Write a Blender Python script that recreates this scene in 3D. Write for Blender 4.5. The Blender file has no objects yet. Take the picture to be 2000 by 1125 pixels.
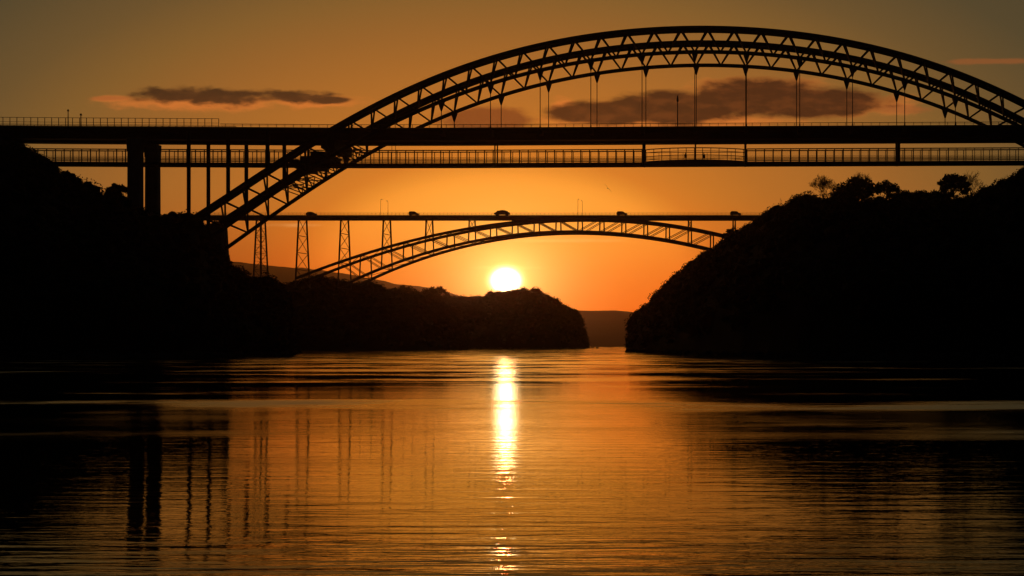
import bpy, math, random
import numpy as np
from mathutils import Vector, Matrix, noise as mnoise
random.seed(7); rng = np.random.default_rng(7)
R = math.radians
S = bpy.context.scene; COL = S.collection

# ------------------------------------------------------------------ camera, sky, sun, exposure
F = 2940.0; PX0, PY0 = 1420.0, 676.0; EYE = 1.7          # focal length and principal point, in photo pixels; eye height
cd = bpy.data.cameras.new('camera'); cam = bpy.data.objects.new('camera', cd); COL.objects.link(cam)
cam.location = (0, 0, EYE); cam.rotation_euler = (R(90), 0, 0)
cd.sensor_width = 36; cd.lens = F/2000*36; cd.shift_x = (1000-PX0)/2000; cd.shift_y = (PY0-562.5)/2000
cd.clip_start = .5; cd.clip_end = 60000
S.camera = cam
S.view_settings.view_transform = 'Standard'; S.view_settings.look = 'None'
S.view_settings.exposure = 0; S.view_settings.gamma = 1

SUNPX = (988, 548)
sdir = Vector(((SUNPX[0]-PX0)/F, 1, (PY0-SUNPX[1])/F)).normalized()

def lin(c):
    return tuple((v/255/12.92 if v/255 <= .04045 else ((v/255+.055)/1.055)**2.4) for v in c)

class NT:
    """small node helper"""
    def __init__(s, tree): s.t = tree
    def n(s, typ, **kw):
        nd = s.t.nodes.new(typ)
        for k, v in kw.items(): setattr(nd, k, v)
        return nd
    def put(s, sock, v):
        if isinstance(v, bpy.types.NodeSocket): s.t.links.new(v, sock)
        else: sock.default_value = v
    def m(s, op, a, b=None, c=None, clamp=False):
        nd = s.n('ShaderNodeMath', operation=op, use_clamp=clamp); s.put(nd.inputs[0], a)
        if b is not None: s.put(nd.inputs[1], b)
        if c is not None: s.put(nd.inputs[2], c)
        return nd.outputs[0]
    def mr(s, v, a, b, c=0., d=1., kind='SMOOTHSTEP'):
        nd = s.n('ShaderNodeMapRange', interpolation_type=kind)
        for i, q in enumerate((v, a, b, c, d)): s.put(nd.inputs[i], q)
        return nd.outputs[0]
    def mix(s, f, a, b, blend='MIX'):
        nd = s.n('ShaderNodeMix', data_type='RGBA', blend_type=blend, clamp_factor=True)
        s.put(nd.inputs[0], f); s.put(nd.inputs[6], a); s.put(nd.inputs[7], b)
        return nd.outputs[2]
    def ramp(s, f, stops, interp='LINEAR'):
        nd = s.n('ShaderNodeValToRGB'); r = nd.color_ramp; r.interpolation = interp
        for i, (p, c) in enumerate(stops):
            e = r.elements[i] if i < 2 else r.elements.new(p)
            e.position = p; e.color = (*c, 1)
        s.put(nd.inputs[0], f)
        return nd.outputs[0]
    def comb(s, x, y, z):
        nd = s.n('ShaderNodeCombineXYZ')
        for i, q in enumerate((x, y, z)): s.put(nd.inputs[i], q)
        return nd.outputs[0]

W = bpy.data.worlds.new('World'); S.world = W; W.use_nodes = True
W.node_tree.nodes.clear(); w = NT(W.node_tree)
gen = w.n('ShaderNodeTexCoord').outputs['Generated']
sp = w.n('ShaderNodeSeparateXYZ'); w.put(sp.inputs[0], gen); dx, dy, dz = sp.outputs
def sub_sun(v, i, k): return w.m('MULTIPLY', w.m('SUBTRACT', v, sdir[i]), k*F)
vx, vy, vz = sub_sun(dx, 0, .60), sub_sun(dy, 1, 1.), sub_sun(dz, 2, 1.08)
dist = w.m('SQRT', w.m('ADD', w.m('ADD', w.m('MULTIPLY', vx, vx), w.m('MULTIPLY', vy, vy)), w.m('MULTIPLY', vz, vz)))
glow = w.ramp(w.m('DIVIDE', dist, 3000., clamp=True), [(d/3000, lin(c)) for d, c in [
    (0, (255, 196, 84)), (60, (255, 190, 74)), (100, (255, 178, 64)), (140, (255, 168, 58)), (205, (250, 157, 52)), (235, (226, 137, 43)),
    (258, (210, 121, 37)), (300, (193, 114, 37)), (358, (176, 106, 38)), (430, (163, 101, 39)), (513, (145, 94, 40)), (590, (126, 89, 41)), (670, (103, 78, 42)),
    (775, (80, 67, 42)), (1000, (66, 58, 41)), (1350, (40, 38, 33)), (1800, (16, 16, 17)), (2400, (7, 8, 10)), (3000, (4, 5, 7))]])
low = w.mr(dz, .015, .105, 1., 0.)
sky = w.mix(low, glow, (1., .42, .25, 1), 'MULTIPLY')
# clouds: directions on the sky, as tangents of bearing and height
yy = w.m('MAXIMUM', dy, .05)
cu = w.m('MULTIPLY_ADD', w.m('DIVIDE', dx, yy), F, PX0); cv = w.m('MULTIPLY_ADD', w.m('DIVIDE', dz, yy), -F, PY0)
nz = w.n('ShaderNodeTexNoise'); nz.inputs['Scale'].default_value = 1; nz.inputs['Detail'].default_value = 5; nz.inputs['Roughness'].default_value = .6
w.put(nz.inputs['Vector'], w.comb(w.m('MULTIPLY', cu, 1/62), w.m('MULTIPLY', cv, 1/24), 3.))
nf = w.m('SUBTRACT', nz.outputs[0], .5)
def cloud(ells, soft=.6, off=.2, amp=1.7):
    out = None
    for (x, y, a, b) in ells:
        p = w.m('DIVIDE', w.m('SUBTRACT', cu, x), a); q = w.m('DIVIDE', w.m('SUBTRACT', cv, y), b)
        r = w.m('SUBTRACT', 1., w.m('SQRT', w.m('ADD', w.m('MULTIPLY', p, p), w.m('MULTIPLY', q, q))))
        out = r if out is None else w.m('SMOOTH_MAX', out, r, .25)
    out = w.m('MULTIPLY_ADD', nf, amp, w.m('ADD', out, off))
    return w.m('MULTIPLY', w.mr(out, 0., soft), w.mr(dy, .3, .5))
fr = cloud([(400, 201, 190, 17), (600, 198, 120, 13), (218, 193, 48, 8), (1300, 236, 260, 17), (1098, 212, 26, 26),
            (1480, 178, 150, 26), (1640, 205, 160, 26), (950, 232, 80, 26)], .8)
sky = w.mix(w.m('MULTIPLY', fr, .62), sky, (*lin((222, 118, 48)), 1))
pk = cloud([(1940, 120, 120, 6.5), (1770, 213, 70, 9), (212, 192, 46, 6)], .8)
sky = w.mix(w.m('MULTIPLY', pk, .6), sky, (*lin((148, 82, 40)), 1))
c1 = cloud([(350, 185, 105, 17), (435, 191, 90, 19), (575, 190, 90, 13), (640, 195, 55, 8)], .7, .18, 2.1)
sky = w.mix(w.m('MULTIPLY', c1, .96), sky, w.mix(w.mr(nf, -.16, .06), (*lin((86, 50, 24)), 1), (*lin((56, 34, 19)), 1)))
c2 = cloud([(1480, 191, 120, 33), (1590, 200, 130, 27), (1185, 220, 105, 21), (1320, 211, 120, 30)], .5, .36, .95)
sky = w.mix(w.m('MULTIPLY', c2, .98), sky, w.mix(w.mr(nf, -.16, .06), (*lin((90, 46, 20)), 1), (*lin((60, 31, 15)), 1)))
c3 = cloud([(950, 236, 84, 27)], .6, .36, 1.2)
sky = w.mix(w.m('MULTIPLY', c3, .92), sky, (*lin((118, 60, 24)), 1))
st = cloud([(995, 523, 75, 5), (1100, 470, 120, 4), (575, 440, 60, 5)], 1.)
sky = w.mix(w.m('MULTIPLY', st, .16), sky, (1.3, .75, .25, 1))
# the sun's own blaze, blown out by the lens in the photograph
dxx = w.m('DIVIDE', vx, .6/.9)
dc = w.m('SQRT', w.m('ADD', w.m('ADD', w.m('MULTIPLY', dxx, dxx), w.m('MULTIPLY', vy, vy)), w.m('MULTIPLY', vz, vz)))
core = w.m('MULTIPLY', w.m('EXPONENT', w.m('MULTIPLY', w.m('POWER', w.m('DIVIDE', dc, 14.3), 2.), -1.)), 60.)
halo = w.m('MULTIPLY', w.m('EXPONENT', w.m('MULTIPLY', w.m('DIVIDE', dc, 42.), -1.)), 2.3)
def scol(f, c):
    nd = w.n('ShaderNodeVectorMath', operation='SCALE'); nd.inputs[0].default_value = c; w.put(nd.inputs['Scale'], f); return nd.outputs[0]
def vadd(a, b):
    nd = w.n('ShaderNodeVectorMath', operation='ADD'); w.put(nd.inputs[0], a); w.put(nd.inputs[1], b); return nd.outputs[0]
sky = vadd(vadd(sky, scol(core, (1., .78, .42))), scol(halo, (1., .62, .18)))
# a faint physical sky for the fill from overhead and behind
ns = w.n('ShaderNodeTexSky'); ns.sky_type = 'NISHITA'; ns.sun_disc = False
ns.sun_elevation = math.asin(sdir.z); ns.sun_rotation = math.atan2(sdir.x, sdir.y)
nis = w.n('ShaderNodeVectorMath', operation='SCALE'); w.put(nis.inputs[0], ns.outputs[0]); nis.inputs['Scale'].default_value = .0005
sky = vadd(sky, nis.outputs[0])
bg = w.n('ShaderNodeBackground'); w.put(bg.inputs[0], sky); bg.inputs[1].default_value = 1.12
wo = w.n('ShaderNodeOutputWorld'); w.put(wo.inputs[0], bg.outputs[0])
W.cycles.sampling_method = 'MANUAL'; W.cycles.sample_map_resolution = 2048

sl = bpy.data.lights.new('sun', 'SUN'); so = bpy.data.objects.new('sun', sl); COL.objects.link(so)
sl.energy = .014; sl.angle = R(.5); sl.color = (1., .09, .01)
so.rotation_euler = (-sdir).to_track_quat('-Z', 'Y').to_euler(); so.location = (0, 0, 200)

# ------------------------------------------------------------------ helpers
def ZY(py, Y): return EYE + (PY0-py)/F*Y
def XY(px, Y): return (px-PX0)/F*Y
def P3(px, py, Y): return Vector((XY(px, Y), Y, ZY(py, Y)))

def mat(name, col, rough=.7, metal=0., nscale=2., var=.25, bump=.0):
    m = bpy.data.materials.new(name); m.use_nodes = True; t = NT(m.node_tree)
    b = m.node_tree.nodes['Principled BSDF']
    tc = t.n('ShaderNodeTexCoord').outputs['Object']
    n = t.n('ShaderNodeTexNoise'); n.inputs['Scale'].default_value = nscale; n.inputs['Detail'].default_value = 4; t.put(n.inputs['Vector'], tc)
    a = tuple(c*(1-var) for c in col); d = tuple(min(1, c*(1+var)) for c in col)
    t.put(b.inputs['Base Color'], t.ramp(n.outputs[0], [(.3, a), (.7, d)]))
    b.inputs['Specular IOR Level'].default_value = .5 if rough < .5 else .12; b.inputs['Roughness'].default_value = rough; b.inputs['Metallic'].default_value = metal
    if bump:
        bn = t.n('ShaderNodeBump'); bn.inputs['Distance'].default_value = bump; t.put(bn.inputs['Height'], n.outputs[0]); t.put(b.inputs['Normal'], bn.outputs[0])
    return m
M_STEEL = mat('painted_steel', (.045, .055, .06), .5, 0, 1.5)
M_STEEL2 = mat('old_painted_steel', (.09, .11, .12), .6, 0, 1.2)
M_CONC = mat('concrete', (.28, .27, .25), .85, 0, .6, .2, .02)
M_ASPH = mat('asphalt', (.05, .05, .05), .9, 0, 3)
M_RAIL = mat('galvanised_rail', (.22, .23, .24), .5, .5, 3)
M_CABLE = mat('hanger_cable', (.12, .13, .14), .5, .3, 3)
M_LEAF = mat('evergreen_foliage', (.022, .030, .014), .75, 0, .25, .5)
M_LEAF2 = mat('olive_foliage', (.06, .07, .03), .75, 0, .4, .4)
M_BARK = mat('bark', (.08, .06, .045), .9, 0, 6, .3, .02)
M_SOIL = mat('wooded_slope', (.025, .027, .018), .95, 0, .08, .4, .3)
M_HILL = mat('far_hillside', (.05, .06, .045), .95, 0, .003, .3)
M_ROCK = mat('shore_rock', (.08, .075, .065), .9, 0, .5, .4, .15)
M_CAR = [mat('car_paint_grey', (.12, .12, .13), .3, .4), mat('car_paint_dark', (.03, .03, .04), .25, .2), mat('car_paint_red', (.15, .03, .03), .3, .2)]
M_GLASS = mat('tinted_window', (.02, .02, .025), .08)
M_RUB = mat('tyre_rubber', (.02, .02, .02), .9)
M_LAMP = mat('lamp_housing', (.2, .2, .2), .5, .3)
M_CLOTH = mat('dark_coat', (.04, .04, .05), .9); M_SKIN = mat('skin', (.35, .22, .16), .6); M_FEATH = mat('dark_feathers', (.05, .04, .03), .8)

class MB:
    def __init__(s): s.v = []; s.f = []
    def add(s, vs, fs):
        o = len(s.v); s.v += [tuple(v) for v in vs]; s.f += [tuple(i+o for i in f) for f in fs]
    def tube(s, pts, r, n=8, cap=True, rs=None):
        pts = [Vector(p) for p in pts]; N = len(pts); vs = []; fs = []
        for i, p in enumerate(pts):
            d = (pts[min(i+1, N-1)]-pts[max(i-1, 0)]).normalized()
            up = Vector((0, 1, 0)) if abs(d.y) < .9 else Vector((1, 0, 0))
            a = d.cross(up).normalized(); b = d.cross(a)
            q = rs[i] if rs else r
            for k in range(n):
                t = 2*math.pi*(k+.5)/n; vs.append(p+(a*math.cos(t)+b*math.sin(t))*q)
        for i in range(N-1):
            for k in range(n):
                k2 = (k+1) % n; fs.append((i*n+k, i*n+k2, (i+1)*n+k2, (i+1)*n+k))
        if cap: fs += [tuple(range(n))[::-1], tuple(range((N-1)*n, N*n))]
        s.add(vs, fs); return s
    def bar(s, p, q, r, n=6, r2=None): return s.tube([p, q], r, n, True, [r, r2 if r2 is not None else r])
    def box(s, c, d):
        x, y, z = c; a, b, h = d[0]/2, d[1]/2, d[2]/2
        s.add([(x+i*a, y+j*b, z+k*h) for k in (-1, 1) for j in (-1, 1) for i in (-1, 1)],
              [(0, 2, 3, 1), (4, 5, 7, 6), (0, 1, 5, 4), (2, 6, 7, 3), (0, 4, 6, 2), (1, 3, 7, 5)]); return s
    def loft(s, secs):
        """closed sections joined one after the other"""
        n = len(secs[0]); vs = [v for q in secs for v in q]; fs = []
        for i in range(len(secs)-1):
            for k in range(n):
                k2 = (k+1) % n; fs.append((i*n+k, (i+1)*n+k, (i+1)*n+k2, i*n+k2))
        fs += [tuple(range(n)), tuple(range((len(secs)-1)*n, len(secs)*n))[::-1]]
        s.add(vs, fs); return s
    def build(s, name, m, parent=None, smooth=False, bevel=0):
        org = Vector((0, 0, 0))
        if parent is None and s.v:
            a = np.array(s.v); org = Vector(((a[:, 0].min()+a[:, 0].max())/2, (a[:, 1].min()+a[:, 1].max())/2, a[:, 2].min()))
        me = bpy.data.meshes.new(name); me.from_pydata([tuple(Vector(v)-org) for v in s.v], [], s.f); me.update()
        if smooth: me.polygons.foreach_set('use_smooth', [True]*len(me.polygons))
        me.materials.append(m); o = bpy.data.objects.new(name, me); COL.objects.link(o)
        if parent is not None:
            o.parent = parent
            # builders give world coordinates for things at the origin frame
        else: o.location = org
        if bevel:
            b = o.modifiers.new('bevel', 'BEVEL'); b.width = bevel; b.segments = 2; b.limit_method = 'ANGLE'
        return o
def tag(o, label=None, cat=None, group=None, kind=None):
    if label: o['label'] = label
    if cat: o['category'] = cat
    if group: o['group'] = group
    if kind: o['kind'] = kind
    return o
def empty(name, loc, label, cat, group=None, rz=0):
    o = bpy.data.objects.new(name, None); COL.objects.link(o); o.location = loc; o.rotation_euler = (0, 0, rz)
    return tag(o, label, cat, group)
class Local(MB):
    """collects world-space points and stores them relative to its root thing"""
    def __init__(s, root): super().__init__(); s.root = root
    def part(s, name, m, parent=None, **kw):
        inv = Matrix.Translation(s.root.location).inverted()
        s.v = [tuple(inv @ Vector(v)) for v in s.v]
        return s.build(name, m, parent or s.root, **kw)
def np_mesh(name, v, f, m, parent=None):
    me = bpy.data.meshes.new(name); v = np.asarray(v, dtype=np.float32); f = np.asarray(f, dtype=np.int32); k = f.shape[1]
    me.vertices.add(len(v)); me.vertices.foreach_set('co', v.ravel())
    me.loops.add(f.size); me.loops.foreach_set('vertex_index', f.ravel())
    me.polygons.add(len(f)); me.polygons.foreach_set('loop_start', np.arange(0, f.size, k, dtype=np.int32))
    me.update(calc_edges=True); me.materials.append(m)
    o = bpy.data.objects.new(name, me); COL.objects.link(o)
    if parent is not None: o.parent = parent
    return o

# ------------------------------------------------------------------ the setting: water
wm = bpy.data.materials.new('strait_water'); wm.use_nodes = True; t = NT(wm.node_tree)
b = wm.node_tree.nodes['Principled BSDF']
geo = t.n('ShaderNodeNewGeometry').outputs['Position']
s3 = t.n('ShaderNodeSeparateXYZ'); t.put(s3.inputs[0], geo); gx, gy, gz = s3.outputs
def wnoise(sx, sy, seed, detail=3, rough=.5, dist=0.):
    n = t.n('ShaderNodeTexNoise'); n.inputs['Scale'].default_value = 1; n.inputs['Detail'].default_value = detail; n.inputs['Roughness'].default_value = rough
    n.inputs['Distortion'].default_value = dist
    t.put(n.inputs['Vector'], t.comb(t.m('MULTIPLY', gx, sx), t.m('MULTIPLY', gy, sy), seed)); return n.outputs[0]
# breeze bands lying across the strait: distance across the water, wandering with a broad noise
wand = t.m('SUBTRACT', wnoise(.05, .06, 5., 6, .6), .5)
lg = t.m('LOGARITHM', t.m('ADD', t.m('MAXIMUM', gy, 5.), t.m('MULTIPLY', wand, t.m('MULTIPLY', gy, .28))), 10.)
def pd(py): return math.log10(EYE*F/(py-PY0))
bands = [(1125, .08), (1050, .0), (925, .0), (915, .08), (905, .15), (898, .05), (890, .0), (862, .0), (850, .26), (838, .24), (815, .28), (803, .38), (796, .66), (788, .60), (782, .28), (775, .17), (760, .18), (748, .16),
         (738, .26), (730, .24), (724, .42), (716, .34), (706, .46), (697, .36), (690, .28), (684, .28)]
bl = sorted([(pd(a), v) for a, v in bands]); lo, hi = bl[0][0], bl[-1][0]
band = t.ramp(t.m('DIVIDE', t.m('SUBTRACT', lg, lo), hi-lo), [((p-lo)/(hi-lo), (v, v, v)) for p, v in bl])
band = t.m('MULTIPLY', band, t.mr(wnoise(.09, .10, 41., 4, .6), .38, .62, .30, 1.2))
streak = t.mr(wnoise(.035, .15, 21., 7, .72, .3), .49, .68, 0., .42)
patch = t.m('MULTIPLY_ADD', t.m('SUBTRACT', wnoise(.03, .25, 9., 4, .65), .52), .5, t.m('ADD', t.m('MULTIPLY', streak, t.mr(gy, 17., 34., .35, 1.)), band), clamp=True)
wm.node_tree.nodes.remove(b)
dif = t.n('ShaderNodeBsdfDiffuse'); dif.inputs['Color'].default_value = (.004, .006, .006, 1)
glo = t.n('ShaderNodeBsdfGlossy'); glo.distribution = 'BECKMANN'; glo.inputs['Color'].default_value = (1., .98, .84, 1)
fre = t.n('ShaderNodeFresnel'); fre.inputs['IOR'].default_value = 1.34
mx = t.n('ShaderNodeMixShader'); t.put(mx.inputs[0], fre.outputs[0]); t.put(mx.inputs[1], dif.outputs[0]); t.put(mx.inputs[2], glo.outputs[0])
wout = [n_ for n_ in wm.node_tree.nodes if n_.type == 'OUTPUT_MATERIAL'][0]; t.put(wout.inputs['Surface'], mx.outputs[0])
t.put(glo.inputs['Roughness'], t.mr(patch, 0., 1., .02, .40, 'LINEAR'))
h1 = wnoise(2.6, 9., 1., 3, .55, .4); h2 = wnoise(.55, 2.4, 2., 2, .5, .3); h3 = wnoise(9., 26., 3., 2, .5)
front = t.mr(gy, 10.2, 15., 1., 0.); h4 = wnoise(.5, 3.2, 31., 2, .45, .8)
hh = t.m('ADD', t.m('MULTIPLY', t.m('MULTIPLY', h4, front), .020), t.m('ADD', t.m('MULTIPLY', h1, t.m('ADD', t.m('MULTIPLY_ADD', patch, .004, .0016), t.m('MULTIPLY', front, .002))), t.m('ADD', t.m('MULTIPLY', h2, t.m('MULTIPLY_ADD', front, .012, .0062)), t.m('MULTIPLY', h3, t.m('MULTIPLY_ADD', front, .0006, .0003)))))
bn = t.n('ShaderNodeBump'); bn.inputs['Distance'].default_value = 1.; t.put(bn.inputs['Height'], t.m('MULTIPLY', hh, t.mr(gy, 38., 75., 1., .3)))
for q_ in (dif, glo, fre): t.put(q_.inputs['Normal'], bn.outputs[0])
ys = [-60, 0, 6]+list(np.geomspace(10, 9400, 60)); xs = list(np.linspace(-6000, 6000, 25))
wv = [(x, y, 0) for y in ys for x in xs]; nx = len(xs)
wf = [(j*nx+i, j*nx+i+1, (j+1)*nx+i+1, (j+1)*nx+i) for j in range(len(ys)-1) for i in range(nx-1)]
tag(np_mesh('water', wv, wf, wm), kind='structure')

# ------------------------------------------------------------------ the setting: land
def interp(tbl, x):
    a = np.array(tbl, dtype=float); return np.interp(x, a[:, 0], a[:, 1])
class Land:
    """a headland: shore distance, ridge distance and ridge height along its length"""
    def __init__(s, sky, shore, ridge, back, drop, pw=.6):
        s.sky, s.shore, s.ridge, s.back, s.drop, s.pw = sky, shore, ridge, back, drop, pw
        s.a, s.b = sky[0][0], sky[-1][0]
    def pt(s, px, q):
        """q: 0 at the shore, 1 on the ridge, 2 at the back"""
        Ys, Yr = interp(s.shore, px), interp(s.ridge, px)
        zr = ZY(interp(s.sky, px), Yr)-s.drop
        if q <= 1:
            Y = Ys+(Yr-Ys)*q; z = -1.5+(zr+1.5)*max(q, 0)**s.pw
        else:
            Y = Yr+(q-1)*s.back; z = zr-(zr+1.5)*((q-1)**1.7)
        if zr < 0: z = -1.5
        else: z += (mnoise.noise(Vector((XY(px, Y)*.05, Y*.05, 1)))*1.2*min(1, zr/15)) if q < 1.9 else 0
        return Vector((XY(px, Y), Y, z))
    def build(s, name, m, step=5., rows=26):
        n = int((s.b-s.a)/step)+1; pxs = np.linspace(s.a, s.b, n); qs = np.linspace(0, 2, rows)
        v = [s.pt(p, q) for q in qs for p in pxs]
        f = [(j*n+i, j*n+i+1, (j+1)*n+i+1, (j+1)*n+i) for j in range(rows-1) for i in range(n-1)]
        o = np_mesh(name, v, f, m); o.data.polygons.foreach_set('use_smooth', [True]*len(f))
        return tag(o, kind='structure')

left = Land([(-900, 230), (-300, 262), (-60, 276), (0, 283), (60, 297), (100, 324), (118, 345), (150, 352), (190, 374), (212, 378), (250, 384), (290, 404), (312, 419), (345, 421), (385, 424), (392, 445), (412, 474), (424, 492),
             (443, 514), (488, 542), (520, 549), (545, 556), (560, 600), (570, 665), (574, 700)],
            [(-900, 190), (0, 212), (400, 230), (574, 250)], [(-900, 330), (0, 356), (400, 352), (574, 340)], 90, 1.6, .55)
middle = Land([(380, 560), (430, 552), (500, 547), (560, 553), (597, 540), (620, 537), (640, 539), (660, 548), (717, 551), (740, 557), (765, 566), (815, 576), (880, 600), (905, 650), (915, 700)],
              [(380, 640), (915, 690)], [(380, 735), (915, 760)], 120, 3.6, .55)
island = Land([(600, 560), (752, 566), (815, 577), (880, 578), (893, 580), (950, 577), (964, 572), (1009, 567), (1021, 564), (1049, 569), (1077, 581), (1106, 597), (1126, 609), (1134, 625),
               (1141, 650), (1143, 664), (1148, 675), (1163, 677.5), (1168, 681), (1172, 690)],
              [(600, 1060), (1100, 1080), (1172, 1150)], [(600, 1220), (1100, 1210), (1172, 1200)], 200, 3.4, .5)
right = Land([(1221, 700), (1223, 672), (1226, 648), (1235, 622), (1249, 608), (1275, 585), (1295, 562), (1308, 551), (1334, 529), (1360, 506), (1380, 494), (1400, 484), (1413, 472), (1436, 456), (1466, 446),
              (1479, 437), (1508, 417), (1522, 411), (1545, 399), (1578, 390), (1591, 397), (1650, 398), (1750, 399), (1880, 396), (1912, 382), (1937, 368), (1962, 362), (1985, 346), (2000, 338), (2100, 310), (2300, 290), (2800, 260)],
             [(1221, 452), (1260, 395), (1300, 345), (1350, 302), (1400, 268), (1450, 243), (1500, 226), (1560, 212), (1640, 203), (1750, 196), (2000, 185), (2800, 170)],
             [(1221, 590), (1400, 600), (1500, 600), (1600, 560), (2000, 450), (2300, 400), (2800, 370)], 120, 2.2, .5)
left.build('headland', M_SOIL); middle.build('headland', M_SOIL); island.build('island', M_SOIL); right.build('headland', M_SOIL)

def far_hill(sky, Y0, Y1, seed):
    n = 160; pxs = np.linspace(sky[0][0], sky[-1][0], n); qs = np.linspace(0, 2, 14); v = []
    for q in qs:
        for p in pxs:
            Y = Y0+(Y1-Y0)*min(q, 1)+max(0, q-1)*900; zr = ZY(interp(sky, p), Y1)
            h = zr*(q**.8 if q <= 1 else 1-(q-1)**2)*(1+.05*mnoise.noise(Vector((p*.02, q*2, seed))) if 0 < q != 1 else 1)
            if q == 1 or abs(q-1) < .08: h = zr*(1+.012*mnoise.noise(Vector((p*.05, 0, seed))))
            v.append((XY(p, Y), Y, h-2 if q else -5))
    f = [(j*n+i, j*n+i+1, (j+1)*n+i+1, (j+1)*n+i) for j in range(13) for i in range(n-1)]
    o = np_mesh('distant_hills', v, f, M_HILL); o.data.polygons.foreach_set('use_smooth', [True]*len(f)); tag(o, kind='structure')
far_hill([(-400, 560), (0, 530), (300, 505), (462, 512), (530, 520), (605, 525), (680, 536), (730, 545), (780, 556), (830, 560), (880, 572), (960, 600), (1030, 630), (1100, 676)], 7300, 8200, 1.)
far_hill([(700, 640), (1000, 615), (1126, 606), (1157, 607), (1205, 606), (1240, 610), (1320, 600), (1500, 590), (2000, 600), (2600, 610)], 5000, 6000, 2.)

# woods: crowns packed over each slope, merged into one mass per slope
def crown_tpl(nq, leaf, seed):
    g = np.random.default_rng(seed); ph = (1+5**.5)/2
    iv = np.array([(-1, ph, 0), (1, ph, 0), (-1, -ph, 0), (1, -ph, 0), (0, -1, ph), (0, 1, ph), (0, -1, -ph), (0, 1, -ph), (ph, 0, -1), (ph, 0, 1), (-ph, 0, -1), (-ph, 0, 1)])
    iv /= np.linalg.norm(iv[0])
    itf = [(0, 11, 5), (0, 5, 1), (0, 1, 7), (0, 7, 10), (0, 10, 11), (1, 5, 9), (5, 11, 4), (11, 10, 2), (10, 7, 6), (7, 1, 8), (3, 9, 4), (3, 4, 2), (3, 2, 6), (3, 6, 8), (3, 8, 9), (4, 9, 5), (2, 4, 11), (6, 2, 10), (8, 6, 7), (9, 8, 1)]
    v = [iv*(.72*g.uniform(.85, 1.1, (12, 1)))]; f = [np.array([(a, b_, c, c) for a, b_, c in itf])]
    d = g.normal(size=(nq, 3)); d /= np.linalg.norm(d, axis=1)[:, None]
    lobes = g.normal(size=(7, 3)); lobes /= np.linalg.norm(lobes, axis=1)[:, None]
    rad = .72+.33*np.clip((d@lobes.T).max(1), 0, 1)**3*g.uniform(.7, 1.1, nq)
    c = d*rad[:, None]; a = g.normal(size=(nq, 3)); a /= np.linalg.norm(a, axis=1)[:, None]
    b_ = np.cross(a, g.normal(size=(nq, 3))); b_ /= np.linalg.norm(b_, axis=1)[:, None]
    sz = leaf*g.uniform(.6, 1.3, (nq, 1))
    q = np.stack([c-a*sz, c+b_*sz*.6, c+a*sz, c-b_*sz*.6], 1).reshape(-1, 3)
    v.append(q); f.append(12+np.arange(nq*4).reshape(-1, 4))
    return np.concatenate(v), f
def tri_quad(f):
    tri = f[0][:, :3]; return tri, f[1]
def wood(land, n, rad, name, label, pa=None, pb=None, tq=90, leaf=.13, seed=1, qlo=.02, qhi=1.25, skip=None):
    g = np.random.default_rng(seed); tp = [crown_tpl(tq, leaf, 10+i) for i in range(5)]
    V = []; T = []; o = 0
    pa = land.a if pa is None else pa; pb = land.b if pb is None else pb
    for i in range(n):
        px = g.uniform(pa, pb); q = g.uniform(qlo, qhi) if i % 2 else g.uniform(.86, 1.12)
        p = land.pt(px, q)
        if p.z < .2 or (skip and skip(px, p)): continue
        r = g.uniform(*rad); v, f = tp[i % 5]; an = g.uniform(0, 6.28); c, s_ = math.cos(an), math.sin(an); p.z += r*g.uniform(0, .75)*(i % 2 == 0 or q > .97)*(g.random() < .35)
        v = v*np.array([r, r, r*g.uniform(.7, 1.05)]); v = np.stack([v[:, 0]*c-v[:, 1]*s_, v[:, 0]*s_+v[:, 1]*c, v[:, 2]], 1)+np.array([p.x, p.y, p.z+r*.15])
        tri, qd = tri_quad(f); T += [tri+o, qd[:, [0, 1, 2]]+o, qd[:, [0, 2, 3]]+o]; V.append(v); o += len(v)
    ob = np_mesh(name, np.concatenate(V), np.concatenate(T), M_LEAF)
    return tag(ob, label, 'woodland', kind='stuff')
wood(left, 2600, (1.2, 2.3), 'woodland', 'dark woodland covering the left headland beneath the road bridge', -500, 574, seed=2, skip=lambda px, p: 240 < px < 322 and p.y > 338)
wood(middle, 2200, (1.5, 3.4), 'woodland', 'dark low woodland around the feet of the far bridge towers', seed=3)
wood(island, 3000, (1.8, 4.), 'woodland', 'dark woodland on the low island in front of the setting sun', 600, 1146, seed=4)
wood(right, 4600, (1.2, 2.8), 'woodland', 'black woodland covering the steep right headland', 1231, 2400, seed=5)
# shore rocks
def rocks(land, n, name, label, pa, pb, seed):
    g = np.random.default_rng(seed); mb = MB()
    for i in range(n):
        p = land.pt(g.uniform(pa, pb), g.uniform(.0, .012)); r = g.uniform(.4, 1.5)
        vs = []; 
        for th in (0, 1, 2):
            for k in range(6):
                rr = r*(1., .8, .35)[th]*g.uniform(.75, 1.2); a = k*math.pi/3+th*.3
                vs.append((p.x+rr*math.cos(a), p.y+rr*math.sin(a), (-.6, .25*r, .6*r)[th]+g.uniform(-.06, .06)))
        fs = [(j*6+k, j*6+(k+1) % 6, (j+1)*6+(k+1) % 6, (j+1)*6+k) for j in range(2) for k in range(6)]+[tuple(range(12, 18))]
        mb.add(vs, fs)
    return tag(mb.build(name, M_ROCK), label, 'rocks', kind='stuff')
rocks(left, 160, 'shore_rocks', 'dark rocks along the waterline of the left headland', -100, 560, 1)
rocks(right, 220, 'shore_rocks', 'dark rocks along the waterline of the right headland', 1224, 2200, 2)
rocks(island, 90, 'shore_rocks', 'dark rocks at the waterline and low spit of the island', 900, 1168, 3)

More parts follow.
